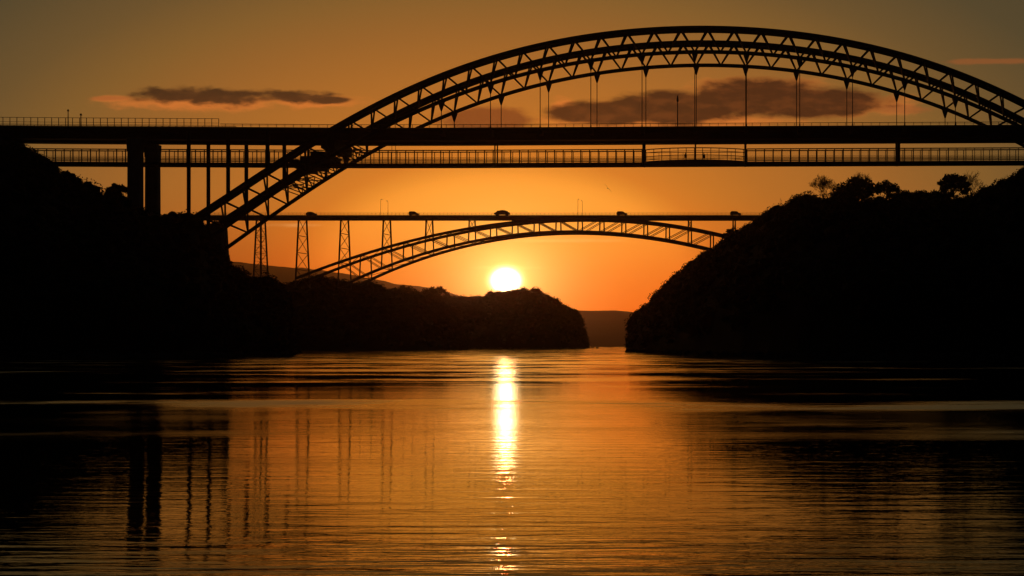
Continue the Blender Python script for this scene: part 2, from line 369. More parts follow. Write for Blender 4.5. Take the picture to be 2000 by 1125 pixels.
# ------------------------------------------------------------------ single trees standing on the ridges
def leafy_tree(base, h, cr, label, seed, blobs=None, nleaf=900, lsz=.16, group=None, m=None, trunk=True):
    g = random.Random(seed); root = empty('leafy_tree', base, label, 'tree', group); L = MB()
    top = h*.62; lean = Vector((g.uniform(-.08, .08)*h, 0, 0))
    L.tube([(0, 0, -1), (lean.x*.4, 0, top*.5), (lean.x, 0, top)], 0, 7, True, [h*.035, h*.026, h*.016])
    if blobs is None:
        blobs = []
        for i in range(9):
            a = g.uniform(0, 6.28); rr = g.uniform(.1, .62)*cr
            blobs.append((rr*math.cos(a)+lean.x, rr*math.sin(a), h*g.uniform(.55, .86), cr*g.uniform(.30, .46)))
    for (x, y, z, r) in blobs:
        s0 = Vector((lean.x*.6, 0, top*g.uniform(.5, .9)))
        L.tube([s0, (s0+Vector((x, y, z)))/2+Vector((0, 0, -.1)), (x, y, z)], 0, 5, True, [h*.014, h*.01, h*.004])
    L.build('trunk', M_BARK, root)
    C = MB(); tot = sum(b_[3]**2 for b_ in blobs)
    for (x, y, z, r) in blobs:
        for i in range(int(nleaf*r*r/tot)):
            d = Vector((g.gauss(0, 1), g.gauss(0, 1), g.gauss(0, 1))).normalized()*r*g.uniform(.25, 1.08)
            d.z *= .75; c = Vector((x, y, z))+d
            a = Vector((g.gauss(0, 1), g.gauss(0, 1), g.gauss(0, 1))).normalized()*lsz*g.uniform(.6, 1.5)
            b_ = a.cross(Vector((g.gauss(0, 1), g.gauss(0, 1), g.gauss(0, 1)))).normalized()*lsz*.7
            C.add([c-a, c+b_, c+a, c-b_], [(0, 1, 2, 3)])
    C.build('crown', m or M_LEAF, root)
    return root
def bare_tree(base, h, spread, label, seed, depth=5, group=None, kids=(3, 4)):
    g = random.Random(seed); root = empty('bare_tree', base, label, 'tree', group); T = MB(); B = MB()
    def grow(p, d, ln, r, lv):
        q = p+d*ln; (T if lv == 0 else B).bar(p, q, max(r, h*.0035), 5 if lv < 2 else 3, max(r*.66, h*.003))
        if lv >= depth: return
        for k in range(g.randint(*kids)):
            nd = (d+Vector((g.gauss(0, spread), g.gauss(0, spread), g.gauss(.08, spread*.6)))).normalized()
            st = p+d*ln*g.uniform(.6, 1.) if k else q
            grow(st, nd, ln*g.uniform(.68, .9), r*.6, lv+1)
    grow(Vector((0, 0, -.5)), Vector((0, 0, 1)), h*.30, h*.022, 0)
    T.build('trunk', M_BARK, root); B.build('branches', M_BARK, root)
    return root
def onr(land, px, dq=1., dz=0):
    p = land.pt(px, dq); p.z += dz; return p
def sz(px_len, Y): return px_len/F*Y
def tree_at(land, px, base_py=None, q=1.):
    Y = interp(land.ridge, px); z = ZY(base_py, Y) if base_py else land.pt(px, q).z
    return Vector((XY(px, Y), Y, z)), Y
p, Y = tree_at(right, 1607, 402); bare_tree(p, sz(58, Y), .58, 'round bare tree with fine twigs, leftmost tree on the right ridge', 3, 6)
p, Y = tree_at(right, 1668, 402); u = sz(1, Y)*1.17
leafy_tree(p, sz(54, Y), sz(40, Y), 'broad dense evergreen tree beside the round bare tree on the right ridge', 5, nleaf=4200, lsz=u*2.2,
           blobs=[(-26*u, 0, 18*u, 17*u), (-14*u, 2, 28*u, 17*u), (0, 0, 36*u, 16*u), (16*u, 1, 37*u, 15*u), (28*u, 0, 28*u, 14*u), (0, -1, 20*u, 20*u), (18*u, 0, 18*u, 14*u), (-30*u, 0, 8*u, 13*u), (-12*u, 0, 7*u, 14*u)])
p, Y = tree_at(right, 1684, 396); bare_tree(p, sz(62, Y), .6, 'bare twigs rising through the top of the broad evergreen tree', 8, 5)
p, Y = tree_at(right, 1731, 400); u = sz(1, Y)
leafy_tree(p, sz(50, Y), sz(26, Y), 'round crowned tree with gaps under its crown, right of the broad evergreen', 6, nleaf=2300, lsz=u*2.1,
           blobs=[(-12*u, 0, 34*u, 12*u), (0, 0, 40*u, 11*u), (14*u, 0, 33*u, 12*u), (22*u, 0, 28*u, 7*u), (-16*u, 0, 26*u, 8*u), (4*u, 0, 28*u, 10*u), (18*u, 0, 14*u, 8*u), (12*u, 0, 6*u, 8*u), (6*u, 0, 18*u, 7*u), (24*u, 0, 16*u, 9*u), (-16*u, 0, 4*u, 7*u)])
p, Y = tree_at(right, 1863, 400); u = sz(1, Y)
leafy_tree(p, sz(60, Y), sz(30, Y), 'tall spreading pine tree with an umbrella crown, on the right ridge', 9, nleaf=3600, lsz=u*2.3,
           blobs=[(-22*u, 0, 42*u, 10*u), (-10*u, 0, 50*u, 13*u), (2*u, 0, 52*u, 12*u), (14*u, 0, 48*u, 12*u), (24*u, 0, 40*u, 9*u), (-6*u, 0, 38*u, 13*u), (12*u, 0, 36*u, 12*u), (-20*u, 0, 30*u, 9*u), (26*u, 0, 30*u, 8*u), (-16*u, 0, 18*u, 9*u), (-20*u, 0, 6*u, 8*u), (-8*u, 0, 20*u, 9*u), (-10*u, 0, 8*u, 7*u), (20*u, 0, 24*u, 7*u)])
p, Y = tree_at(right, 1897, 398); bare_tree(p, sz(62, Y), .46, 'slender bare tree growing close against the umbrella pine', 12, 5, kids=(2, 4))
for px, hh_, sd, lb in ((1925, 34, 21, 'small bare shrub-like tree just right of the slender bare tree'), (1948, 34, 22, 'small bare tree halfway between the pine and the right edge'), (1966, 34, 23, 'small bare tree nearest the right edge of the view')):
    p, Y = tree_at(right, px, interp(right.sky, px)+6); bare_tree(p, sz(hh_, Y), .5, lb, sd, 3, 'small bare trees on the right ridge', (3, 5))
# clipped hedge between the trees, and the dense one at the frame edge
p, Y = tree_at(right, 1790, 403); u = sz(1, Y)
r_ = leafy_tree(p, 20*u, 40*u, 'long low row of dense bushes between the two tree groups on the right ridge', 14, nleaf=4200, lsz=u*2,
                blobs=[(x*u, 0, (20+3*math.sin(x*.2))*u, 12*u) for x in range(-44, 48, 8)]); r_.name = 'hedge'; r_['category'] = 'hedge'
p, Y = tree_at(right, 1996, 360); u = sz(1, Y)
leafy_tree(p, 30*u, 14*u, 'dense dark tree cut by the right edge of the view', 15, nleaf=1800, lsz=u*2, blobs=[(-10*u, 0, 8*u, 9*u), (-3*u, 0, 18*u, 8*u), (6*u, 0, 22*u, 10*u), (8*u, 0, 8*u, 12*u)])
for px, by, blob, lb, sd in ((130, 359, [(-12, 12, 9), (0, 18, 9), (10, 14, 8), (20, 8, 6)], 'flat topped leafy tree on the left slope under the footbridge', 31),
                             (228, 387, [(-14, 16, 8), (-4, 23, 7), (8, 21, 8), (18, 16, 8), (0, 12, 10)], 'rounded leafy tree just left of the twin concrete piers', 32),
                             (337, 430, [(-14, 5, 8), (0, 10, 8), (14, 6, 8)], 'low rounded bush tree between the piers and the arch springing', 33)):
    p, Y = tree_at(left, px, by); u = sz(1, Y)
    leafy_tree(p, 24*u, 16*u, lb, sd, nleaf=1500, lsz=u*2.2, blobs=[(a*u, 0, z*u, r*u) for a, z, r in blob])
for px, by, blob, lb, sd in ((786, 581, [(-24, 8, 9), (-14, 12, 10), (0, 16, 10), (14, 15, 10), (24, 10, 9), (32, 4, 9), (-4, 6, 12)], 'broad rounded tree standing at the left end of the island ridge', 41),
                             (845, 583, [(-22, 6, 9), (-12, 13, 10), (0, 17, 9), (12, 18, 9), (20, 14, 8), (28, 7, 8), (4, 8, 14)], 'spreading tree with a higher crown, second on the island ridge', 42)):
    p, Y = tree_at(island, px, by); u = sz(1, Y)
    leafy_tree(p, 26*u, 20*u, lb, sd, nleaf=1500, lsz=u*1.8, blobs=[(a*u, 0, z*u, r*u) for a, z, r in blob])
p, Y = tree_at(right, 1424, 470); u = sz(1, Y)
leafy_tree(p, 26*u, 12*u, 'small tree leaning out of the slope where the far arch meets the land', 45, nleaf=900, lsz=u*1.8, blobs=[(-7*u, 0, 10*u, 6*u), (0, 0, 18*u, 6*u), (5*u, 0, 20*u, 5*u), (2*u, 0, 8*u, 8*u)])

# ------------------------------------------------------------------ the near arch bridge
D = 348.; WR = 16.5                                     # near rib distance, rib spacing
DK = [(-800, -6), (0, -3), (100, -2), (400, -.3), (700, 1.6), (900, 1.3), (1300, -1.), (1500, -2.), (2000, -4.2), (2800, -8)]
def mirror(tbl, c=1371.): return tbl+[(2*c-x, y) for x, y in reversed(tbl) if 2*c-x > 2010]
up_t = [(387, 424), (447, 385), (482, 359), (525, 334), (557, 312), (662, 248), (725, 214), (800, 175), (925, 129), (1050, 92), (1175, 70), (1300, 57.5), (1374, 56), (1498, 62.5), (1622, 79), (1700, 96), (1806, 124), (1899, 156), (2000, 195)]
lo_t = [(393, 478), (451, 436), (521, 386), (600, 335), (715, 268), (800, 224), (862, 197), (960, 163), (1055, 139), (1150, 119), (1255, 105), (1374, 100), (1498, 106), (1622, 127), (1750, 153), (1806, 168), (1864, 188), (1933, 216)]
def fit(tbl, deg=6):
    a = np.array(mirror(tbl)); c = np.polynomial.Polynomial.fit(a[:, 0], a[:, 1], deg); return lambda x: float(c(x))
fup, flo = fit(up_t), fit(lo_t)
XL, XR = 389., 2353.
lowx = [393, 440, 482, 522, 561, 600, 641, 683, 726, 770, 815, 862, 910, 958, 1006, 1055, 1104, 1154, 1204, 1254, 1305, 1357, 1407, 1458, 1510, 1562, 1613, 1665, 1716, 1767, 1817, 1866, 1914, 1961]
lowx += [2742-x for x in reversed(lowx) if 2742-x > 1990]
hang_i = [lowx.index(v) for v in (862, 958, 1055, 1154, 1254, 1357, 1458, 1562, 1665, 1767, 1866)]
root = empty('arch_bridge', (XY(1371, D), D+8, 0), 'large dark steel bridge with a high trussed arch rising through its road deck', 'bridge')
def upnode(i):
    xm = (lowx[i]+lowx[i+1])/2; ym = flo(xm); sl_ = flo(xm+1)-flo(xm-1); n = Vector((sl_/2, -1)).normalized()
    lo_, hi_ = 0, 120
    for _ in range(40):
        mid = (lo_+hi_)/2; q = Vector((xm, ym))+n*mid
        if q.y > fup(q.x): lo_ = mid
        else: hi_ = mid
    q = Vector((xm, ym))+n*lo_; return q.x, fup(q.x)
ups = [upnode(i) for i in range(len(lowx)-1)]
fan = lambda px, py, Y0: (XY(px, D), ZY(py, D))          # rib shape measured in the near plane, repeated in the far one
def rp(px, py, Y): x, z = fan(px, py, Y); return Vector((x, Y, z))
for side, Yc in (('near', D), ('far', D+WR)):
    L = Local(root); L.tube([rp(x, flo(x), Yc) for x in np.linspace(XL+4, XR-4, 140)], .46, 10)
    rib = L.part('arch_rib', M_STEEL, smooth=False)
    for o_ in (-1.6, 1.6):
        L = Local(root); L.tube([rp(x, fup(x), Yc+o_) for x in np.linspace(XL-2, XR+2, 140)], .52, 10); L.part('upper_chord', M_STEEL, rib)
    for i, (ux, uy) in enumerate(ups):
        L = Local(root)
        for o_ in (-1.6, 1.6):
            u_ = rp(ux, uy, Yc+o_)
            for j in (i, i+1): L.bar(rp(lowx[j], flo(lowx[j]), Yc), u_, .22, 6)
        L.bar(rp(ux, uy, Yc-1.6), rp(ux, uy, Yc+1.6), .22, 6)
        L.part('web_brace', M_STEEL, rib)
decktop = lambda px: ZY(250.+interp(DK, px), D+2)        # road level, from its near edge
DPX = list(np.linspace(-420, 2700, 80))
def deckX(px): return XY(px, D+2)
for side, Yc in (('near', D), ('far', D+WR)):
    for i in hang_i:
        px = lowx[i]; x, z = fan(px, flo(px), Yc); L = Local(root); zb = decktop(px)-.5
        L.bar((x, Yc, z-.2), (x, Yc, z-2.3), .85, 8, .16); L.bar((x, Yc, z-2.2), (x, Yc, zb+1.2), .10, 6); L.bar((x, Yc, zb+1.2), (x, Yc, zb), .10, 6, .24)
        L.part('hanger', M_CABLE)
# deck: slab, two box girders, cross beams, kerbs
def sect(px, prof):
    x = deckX(px); z = decktop(px); return [(x, y, z+h) for y, h in prof]
L = Local(root); L.loft([sect(p, [(D+1.9, .0), (D+1.9, -.55), (D+3.2, -.95), (D+3.2, -2.5), (D+6., -2.5), (D+6.2, -.95), (D+10.4, -.95), (D+10.6, -2.5), (D+13.3, -2.5), (D+13.3, -.95), (D+14.6, -.55), (D+14.6, 0)]) for p in DPX])
deck = L.part('deck', M_STEEL)
L = Local(root); L.loft([sect(p, [(D+2.4, .004), (D+14.1, .004), (D+14.1, .08), (D+2.4, .08)]) for p in DPX]); L.part('road_surface', M_ASPH, deck)
for ya, yb in ((D+1.9, D+2.35), (D+14.15, D+14.6)):
    L = Local(root); L.loft([sect(p, [(ya, .002), (yb, .002), (yb, .25), (ya, .25)]) for p in DPX]); L.part('kerb', M_CONC, deck)
for i, px in enumerate([lowx[j] for j in hang_i]):
    L = Local(root); x = XY(px, D); L.box((x, D+8.25, decktop(px)-1.15), (.9, WR+1.2, 1.1)); L.part('floor_beam', M_STEEL, deck)
# tall fence on the approach, low railings on the span
x0, x1 = deckX(-200), deckX(427)
for yf in (D+2.1, D+14.4):
    L = Local(root)
    for h in (1.98, .95, .45):
        L.tube([(deckX(p), yf, decktop(p)+.2+h) for p in np.linspace(-200, 427, 12)], .045 if h < 1.5 else .06, 5)
    fe = L.part('tall_fence', M_RAIL)
    for px in np.arange(427, -200, -13.6):
        L = Local(root); L.box((deckX(px), yf, decktop(px)+1.1), (.12, .12, 2.1)); L.part('fence_post', M_RAIL, fe)
    L = Local(root)
    L.tube([(deckX(p), yf, decktop(p)+.95) for p in np.linspace(430, 2650, 40)], .075, 5)
    L.tube([(deckX(p), yf, decktop(p)+.6) for p in np.linspace(430, 2650, 40)], .03, 5)
    for px in np.arange(440, 2640, 16.6): L.box((deckX(px), yf, decktop(px)+.57), (.1, .1, .72))
    L.part('railing', M_RAIL)
# twin piers and slender columns under the left approach
for Yp in (D+2.9, D+13.5):
    L = Local(root); xx = XY(264.5, D+2.9); zt = decktop(265)-2.5; zb = 8.
    def sq(x, y, z, a, b_): return [(x-a, y-b_, z), (x+a, y-b_, z), (x+a, y+b_, z), (x-a, y+b_, z)]
    L.loft([sq(xx, Yp, zb, 1.58, 1.3), sq(xx, Yp, zt-3.2, 1.42, 1.2), sq(xx, Yp, zt-3.0, 1.52, 1.4), sq(xx, Yp, zt, 1.55, 1.6)])
    L.part('pier', M_CONC, bevel=.08)
L = Local(root); L.box((XY(264.5, D+2.9), D+8., decktop(265)-3.3), (2.2, 10.2, 1.4)); L.part('pier_cap', M_CONC)
for px in (368, 445, 522):
    for Yp in (D+.2, D+13.4):
        L = Local(root); xx = XY(px, D); gz_ = ZY(428, D) if px < 380 else ZY(fup(px), D)-.3
        L.bar((xx, Yp, gz_-(6 if px < 380 else 0)), (xx, Yp, decktop(px)-.95), .45, 12); L.part('column', M_STEEL)
# where ribs cross the deck: heavy cross beam and lattice between the lower chords
for c in (1, -1):
    mp = (lambda v: v) if c == 1 else (lambda v: 2742-v)
    L = Local(root)
    for px in np.linspace(548, 690, 22):
        a = rp(mp(px), flo(mp(px)), D); bq = rp(mp(px), flo(mp(px)), D+WR); L.bar(a, bq, .13, 4)
    for k in range(6):
        a0, a1 = 550+k*23, 573+k*23
        for (p_, y_), (q_, z_) in (((a0, D), (a1, D+WR)), ((a1, D), (a0, D+WR)), ((a0, D), (a1, D+WR/2)), ((a0, D+WR), (a1, D+WR/2))):
            L.bar(rp(mp(p_), flo(mp(p_)), y_), rp(mp(q_), flo(mp(q_)), z_), .16, 4)
    L.part('lateral_bracing', M_STEEL)
    for px, py, dd in ((574, 318, 1.5), (596, 312, 1.7), (618, 304, 2.), (640, 280, 2.2)):
        L = Local(root); q = rp(mp(px), py, D); L.box((q.x, D+WR/2, q.z), (dd*1.4, WR+.2, dd)); L.part('cross_beam', M_STEEL)
    # thrust block at the springing
    xa = XY(mp(378), D)
    for Yp in (D, D+WR):
        L = Local(root)
        zt = ZY(424, D); secs = []
        for y in (Yp-2.6, Yp+2.6):
            secs.append([(xa-3*c, y, zt-1.2), (XY(mp(384), D), y, zt+.3), (XY(mp(391), D), y, zt-1.2), (XY(mp(394), D), y, ZY(486, D)), (XY(mp(398), D), y, ZY(504, D)), (XY(mp(398), D), y, 10.), (xa-3*c, y, 10.)])
        L.loft(secs); L.part('thrust_block', M_CONC)
L = Local(root); xa, xb = deckX(-420), deckX(2)
zt = decktop(0)
L.loft([[(xa, y, zt-2.6), (xb, y, zt-2.52), (xb-1, y, zt-12), (xb-8, y, zt-16), (xa, y, zt-16)] for y in (D+2.2, D+14.3)]); L.part('abutment', M_CONC)

# ------------------------------------------------------------------ footbridge slung beneath the road deck
fb = empty('footbridge', (XY(1000, D+6.5), D+8, 0), 'long railed footbridge hung beneath the deck of the large arch bridge', 'footbridge')
YN, YF = D+6.5, D+9.8
fz = lambda py, px: ZY(py+interp(DK, px)*.9, YN)
FX = list(np.linspace(55, 2650, 90)); X_ = lambda p: XY(p, YN)
L = Local(fb)
for yc in (YN, YF):
    L.loft([[(X_(p), yc-.22, fz(317.5, p)), (X_(p), yc-.22, fz(324, p)), (X_(p), yc+.22, fz(324, p)), (X_(p), yc+.22, fz(317.5, p))] for p in FX])
L.part('girder', M_STEEL)
L = Local(fb); L.loft([[(X_(p), YN+.225, fz(317.6, p)), (X_(p), YN+.225, fz(319.5, p)), (X_(p), YF-.225, fz(319.5, p)), (X_(p), YF-.225, fz(317.6, p))] for p in FX]); L.part('walkway', M_CONC)
REST = Local(fb)
for yc in (YN, YF):
    for a, b_ in ((57, 1255), (1459, 2640)):
        L = Local(fb); PP = np.linspace(a, b_, 50)
        L.tube([(X_(p), yc, fz(292.5, p)) for p in PP], .14, 6); L.tube([(X_(p), yc, fz(312.4, p)) for p in PP], .09, 5)
        
        for py_ in (306.5, 308.6, 310.6, 315.): L.tube([(X_(p), yc, fz(py_, p)) for p in PP], .045, 4)
        ra = L.part('railing', M_RAIL)
        for px in np.arange(a, b_, 17.1):
            one = yc == YN and px < 1860; L = Local(fb) if one else REST
            L.box((X_(px), yc, (fz(292.5, px)+fz(318, px))/2), (.24 if one else .16, .1, fz(292.5, px)-fz(318, px)-.1))
            if one: L.part('railing_post', M_RAIL, ra)
        L = Local(fb)
        for px in np.arange(a, b_, 2.2): L.bar((X_(px), yc+.05, fz(292.8, px)), (X_(px), yc+.05, fz(312.3, px)), .011, 3)
        L.part('balusters', M_RAIL, ra)
REST.part('railing_posts', M_RAIL)['kind'] = 'stuff'
# viewing platform bulging out over the water at mid span
def bulge(px): tt = (px-1257)/200; return 4.2*max(0., math.sin(math.pi*min(max(tt, 0), 1)))**.6
VP = np.linspace(1257, 1457, 25)
L = Local(fb); L.loft([[(X_(p), YN-.24-bulge(p), fz(317, p)), (X_(p), YN-.24-bulge(p), fz(317, p)-1.25), (X_(p), YN-.23, fz(317, p)-1.25), (X_(p), YN-.23, fz(317, p))] for p in VP]); pf = L.part('viewing_platform', M_CONC)
L = Local(fb)
for hh_, rr_ in ((2.72, .12), (2., .07), (1.05, .10), (.75, .05), (.5, .05), (.25, .06)): L.tube([(X_(p), YN-.2-bulge(p), fz(317, p)+hh_) for p in VP], rr_, 5)
for p in np.linspace(1262, 1452, 13): L.bar((X_(p), YN-.2-bulge(p), fz(317, p)), (X_(p), YN-.2-bulge(p), fz(317, p)+2.72), .085, 5)
L.part('platform_railing', M_RAIL, pf)
L = Local(fb)
for hh_, rr_ in ((2.6, .08), (1.05, .05)): L.tube([(X_(p), YF, fz(317, p)+hh_) for p in VP], rr_, 5)
for p in np.linspace(1262, 1452, 9): L.bar((X_(p), YF, fz(317, p)), (X_(p), YF, fz(317, p)+2.6), .05, 5)
L.part('platform_railing', M_RAIL, pf)
for px, ww in ((-20, .3), (766, .12), (967, .32), (1257, .62), (1358, .3), (1456, .55), (1755, .75), (2055, .4), (2360, .4)):
    if px < 50: continue
    for yc in (YN-.3, YF+.3):
        L = Local(fb); zt = ZY(250+interp(DK, px), D+2)-.96
        L.bar((X_(px), yc, fz(324, px)), (X_(px), yc, zt), ww/2, 8); L.part('suspension_post', M_STEEL)

# ------------------------------------------------------------------ people on the viewing platform
def person(base, rz, label, m, seed, lean=.12, arm=0.):
    root_ = empty('person', base, label, 'person', None, rz)
    J = {'pel': (0, 0, .93), 'chest': (0, lean*.6, 1.25), 'neck': (0, lean, 1.45), 'head': (0, lean+.03, 1.60), 'top': (0, lean+.03, 1.70)}
    E = [('pel', 'chest'), ('chest', 'neck'), ('neck', 'head'), ('head', 'top')]
    rad = {'pel': .17, 'chest': .19, 'neck': .065, 'head': .105, 'top': .07}
    for s_, n in ((-1, 'l'), (1, 'r')):
        J['hip'+n] = (s_*.10, 0, .86); J['kn'+n] = (s_*.12, .02, .48); J['an'+n] = (s_*.13, -.02, .07); J['toe'+n] = (s_*.14, .14, .04)
        J['sh'+n] = (s_*.21, lean*.8, 1.38); J['el'+n] = (s_*.29, lean+.05, 1.12); J['wr'+n] = (s_*.2, lean+.27, 1.06+arm); J['hd'+n] = (s_*.18, lean+.35, 1.06+arm)
        E += [('pel', 'hip'+n), ('hip'+n, 'kn'+n), ('kn'+n, 'an'+n), ('an'+n, 'toe'+n), ('chest', 'sh'+n), ('sh'+n, 'el'+n), ('el'+n, 'wr'+n), ('wr'+n, 'hd'+n)]
        rad.update({'hip'+n: .10, 'kn'+n: .065, 'an'+n: .045, 'toe'+n: .04, 'sh'+n: .075, 'el'+n: .055, 'wr'+n: .035, 'hd'+n: .04})
    keys = list(J); me = bpy.data.meshes.new('body'); me.from_pydata([J[k] for k in keys], [(keys.index(a), keys.index(b_)) for a, b_ in E], [])
    o = bpy.data.objects.new('body', me); COL.objects.link(o); o.parent = root_
    sk = o.modifiers.new('skin', 'SKIN')
    for i, k in enumerate(keys): me.skin_vertices[0].data[i].radius = (rad[k], rad[k]*.85); me.skin_vertices[0].data[i].use_root = (k == 'pel')
    o.modifiers.new('sub', 'SUBSURF').levels = 1; o.modifiers['sub'].render_levels = 1; me.materials.append(m)
    C = MB(); n = 10; secs = []
    for z, a, b_, yo in ((.55, .31, .24, 0), (.9, .30, .22, .01), (1.15, .31, .21, lean*.5), (1.36, .27, .17, lean*.8), (1.43, .09, .09, lean)):
        secs.append([(a*math.cos(2*math.pi*k/n), yo+b_*math.sin(2*math.pi*k/n), z) for k in range(n)])
    C.loft(secs); C.build('coat', m, root_, smooth=True)
    H = MB(); H.tube([(0, lean-.02, 1.58), (0, lean, 1.67), (0, lean+.01, 1.735)], 0, 8, True, [.112, .115, .05]); H.build('hair', M_CLOTH, root_)
    return root_
pz = fz(317, 1350)+.01
person((XY(1339, YN-2.8), YN-2.8, pz), math.pi, 'left one of two people standing on the viewing platform in a dark coat', M_CLOTH, 1)
person((XY(1375, YN-2.6), YN-2.6, pz), math.pi*.93, 'right one of two people standing on the viewing platform, leaning on the rail', M_CLOTH, 2, .18)

# masts on the road deck
def pole(px, ytop, Yp, r, label, name='mast', cat='mast', thick=True):
    x = XY(px, Yp); z0 = decktop(px)+.09; zt = ZY(ytop, Yp); ro = empty(name, (x, Yp, z0), label, cat)
    a = MB(); a.bar((0, 0, 0), (0, 0, zt-z0), r, 8, r*.5); a.build('pole', M_LAMP, ro)
    b_ = MB()
    if thick: b_.box((0, 0, .75), (.5, .4, 1.3)); b_.build('control_box', M_LAMP, ro)
    c = MB(); c.bar((0, 0, zt-z0-(1.4 if thick else .4)), (0, 0, zt-z0+.05), r*1.8, 8, r*.7); c.build('lamp_head', M_LAMP, ro)
pole(1323.5, 187, D+13.8, .17, 'tall slim mast standing on the road deck at mid span before the big cloud')
pole(133, 214, D+13.5, .16, 'taller left one of two short masts on the approach at the left', thick=False)
pole(158, 222, D+13.5, .18, 'shorter right one of two short masts on the approach at the left', thick=False)

# ------------------------------------------------------------------ the far arch bridge
A = math.atan(300/F); Y0 = 690.; X0 = XY(1129, Y0); WT = 9.8
U = Vector((math.cos(A), -math.sin(A), 0)); V_ = Vector((math.sin(A), math.cos(A), 0)); O2 = Vector((X0, Y0, 0))
def s_of(px): k = (px-PX0)/F; return (k*Y0-X0)/(math.cos(A)+k*math.sin(A))
def px_of(s_): q = O2+U*s_; return PX0+F*q.x/q.y
def q3(s_, z, off=0.): q = O2+U*s_+V_*off; return Vector((q.x, q.y, z))
def z_of(s_, py): q = O2+U*s_; return ZY(py, q.y)
ou = [(560, 553), (605, 536), (655, 517), (705, 500), (755, 485), (805, 472), (835, 464), (880, 454), (915, 446), (964, 438), (1001, 433), (1043, 429.5), (1086, 427.5), (1129, 427), (1171, 428), (1217, 431), (1260, 435), (1305, 440), (1345, 446.5), (1393, 455), (1420, 460.5)]
ol = [(700, 547), (747, 525), (790, 509), (830, 496), (871, 485), (915, 474), (958, 465.5), (999, 459.6), (1043, 456), (1086, 454), (1129, 453), (1173, 454.5), (1217, 457.5), (1260, 462), (1305, 468.5), (1345, 477), (1387, 488)]
def fit2(t_, deg):
    a = np.array([(s_of(x), z_of(s_of(x), y)) for x, y in t_]); c = np.polynomial.Polynomial.fit(a[:, 0], a[:, 1], deg); return lambda s_: float(c(s_))
zu, zl = fit2(ou, 3), fit2(ol, 3)
rb = empty('arch_bridge', (O2.x, O2.y+5, 0), 'smaller steel arch bridge in the distance carrying cars across the strait', 'bridge')
PN = 10.2
ztop = lambda s_: z_of(s_, 420.5)
def half(s_, z): return WT/2+max(0, ztop(s_)-1.5-z)*.125
def side_pt(s_, z, sd): return q3(s_, z, WT/2+sd*half(s_, z))
for sd in (-1, 1):
    SS = np.linspace(-13*PN, 10*PN, 60)
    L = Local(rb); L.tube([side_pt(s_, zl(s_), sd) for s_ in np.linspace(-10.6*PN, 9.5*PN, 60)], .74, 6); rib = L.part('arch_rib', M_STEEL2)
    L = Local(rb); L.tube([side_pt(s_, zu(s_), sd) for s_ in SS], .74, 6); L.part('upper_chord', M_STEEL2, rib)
    for k in range(-11, 10):
        s_ = k*PN; L = Local(rb); L.bar(side_pt(s_, zl(s_), sd), side_pt(s_, zu(s_), sd), .34, 5); L.part('web_post', M_STEEL2, rib)
        if k == 0: continue
        s2 = s_+PN*(1 if k < 0 else -1)
        L = Local(rb)
        for o_ in (-.32, .32): L.bar(side_pt(s_, zu(s_)+o_, sd), side_pt(s2, zl(s2)+o_, sd), .2, 4)
        L.part('web_diagonal', M_STEEL2, rib)
L = Local(rb)
for k in range(-11, 10):
    s_ = k*PN; s2 = s_+PN
    L.bar(side_pt(s_, zu(s_), -1), side_pt(s_, zu(s_), 1), .2, 4); L.bar(side_pt(s_, zl(s_), -1), side_pt(s_, zl(s_), 1), .2, 4)
    if k < 9: L.bar(side_pt(s_, zl(s_), -1), side_pt(s2, zl(s2), 1), .13, 4); L.bar(side_pt(s_, zu(s_), 1), side_pt(s2, zu(s2), -1), .13, 4)
L.part('lateral_bracing', M_STEEL2)
for k in (-17, -15, -13, -11, -9, -7, -5, -3, 3, 5, 7):
    s_ = k*PN; zt = ztop(s_)-1.5; L = Local(rb)
    zb = z_of(s_, 560) if k < -12 else zu(s_) if k < 7 else zu(s_)-3
    for sd in (-1, 1): L.bar(side_pt(s_, zb, sd), side_pt(s_, zt, sd), .42 if k < -5 else .36, 5)
    H = zt-zb; n = max(1, int(round(H/8)))
    if H > 3:
        for j in range(n):
            za, zc = zb+H*j/n, zb+H*(j+1)/n
            L.bar(side_pt(s_, za, -1), side_pt(s_, zc, 1), .14, 4); L.bar(side_pt(s_, za, 1), side_pt(s_, zc, -1), .14, 4)
            if j: L.bar(side_pt(s_, za, -1), side_pt(s_, za, 1), .2, 4)
    if k == -15:
        for j in range(20): zz = zb+H*(j+.5)/20; L.bar(side_pt(s_, zz, -1), side_pt(s_, zz, 1), .10, 4)
        L.bar(side_pt(s_, zb, 0), side_pt(s_, zt, 0), .5, 5)
    if k == -15: L.part('tower', M_STEEL2)['label'] = 'denser lattice tower with a ladder of rungs'
    elif k < -5: L.part('tower', M_STEEL2)
    else: L.part('spandrel_post', M_STEEL2)
SD = np.linspace(s_of(360), s_of(1575), 50)
def dsec(s_, prof): return [tuple(q3(s_, ztop(s_)+h, o_)) for o_, h in prof]
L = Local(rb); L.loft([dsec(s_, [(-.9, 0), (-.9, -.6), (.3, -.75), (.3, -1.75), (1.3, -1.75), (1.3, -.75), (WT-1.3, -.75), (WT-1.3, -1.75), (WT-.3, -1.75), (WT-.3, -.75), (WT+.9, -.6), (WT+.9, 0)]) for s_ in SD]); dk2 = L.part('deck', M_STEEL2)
L = Local(rb); L.loft([dsec(s_, [(.2, .003), (WT-.2, .003), (WT-.2, .07), (.2, .07)]) for s_ in SD]); L.part('road_surface', M_ASPH, dk2)
for o_ in (-.7, WT+.7):
    L = Local(rb)
    for h in (1.15, .75, .4): L.tube([q3(s_, ztop(s_)+h, o_) for s_ in SD], .045, 4)
    for s_ in np.arange(SD[0], SD[-1], 1.9): L.bar(q3(s_, ztop(s_), o_), q3(s_, ztop(s_)+1.2, o_), .06, 4)
    L.part('railing', M_RAIL)

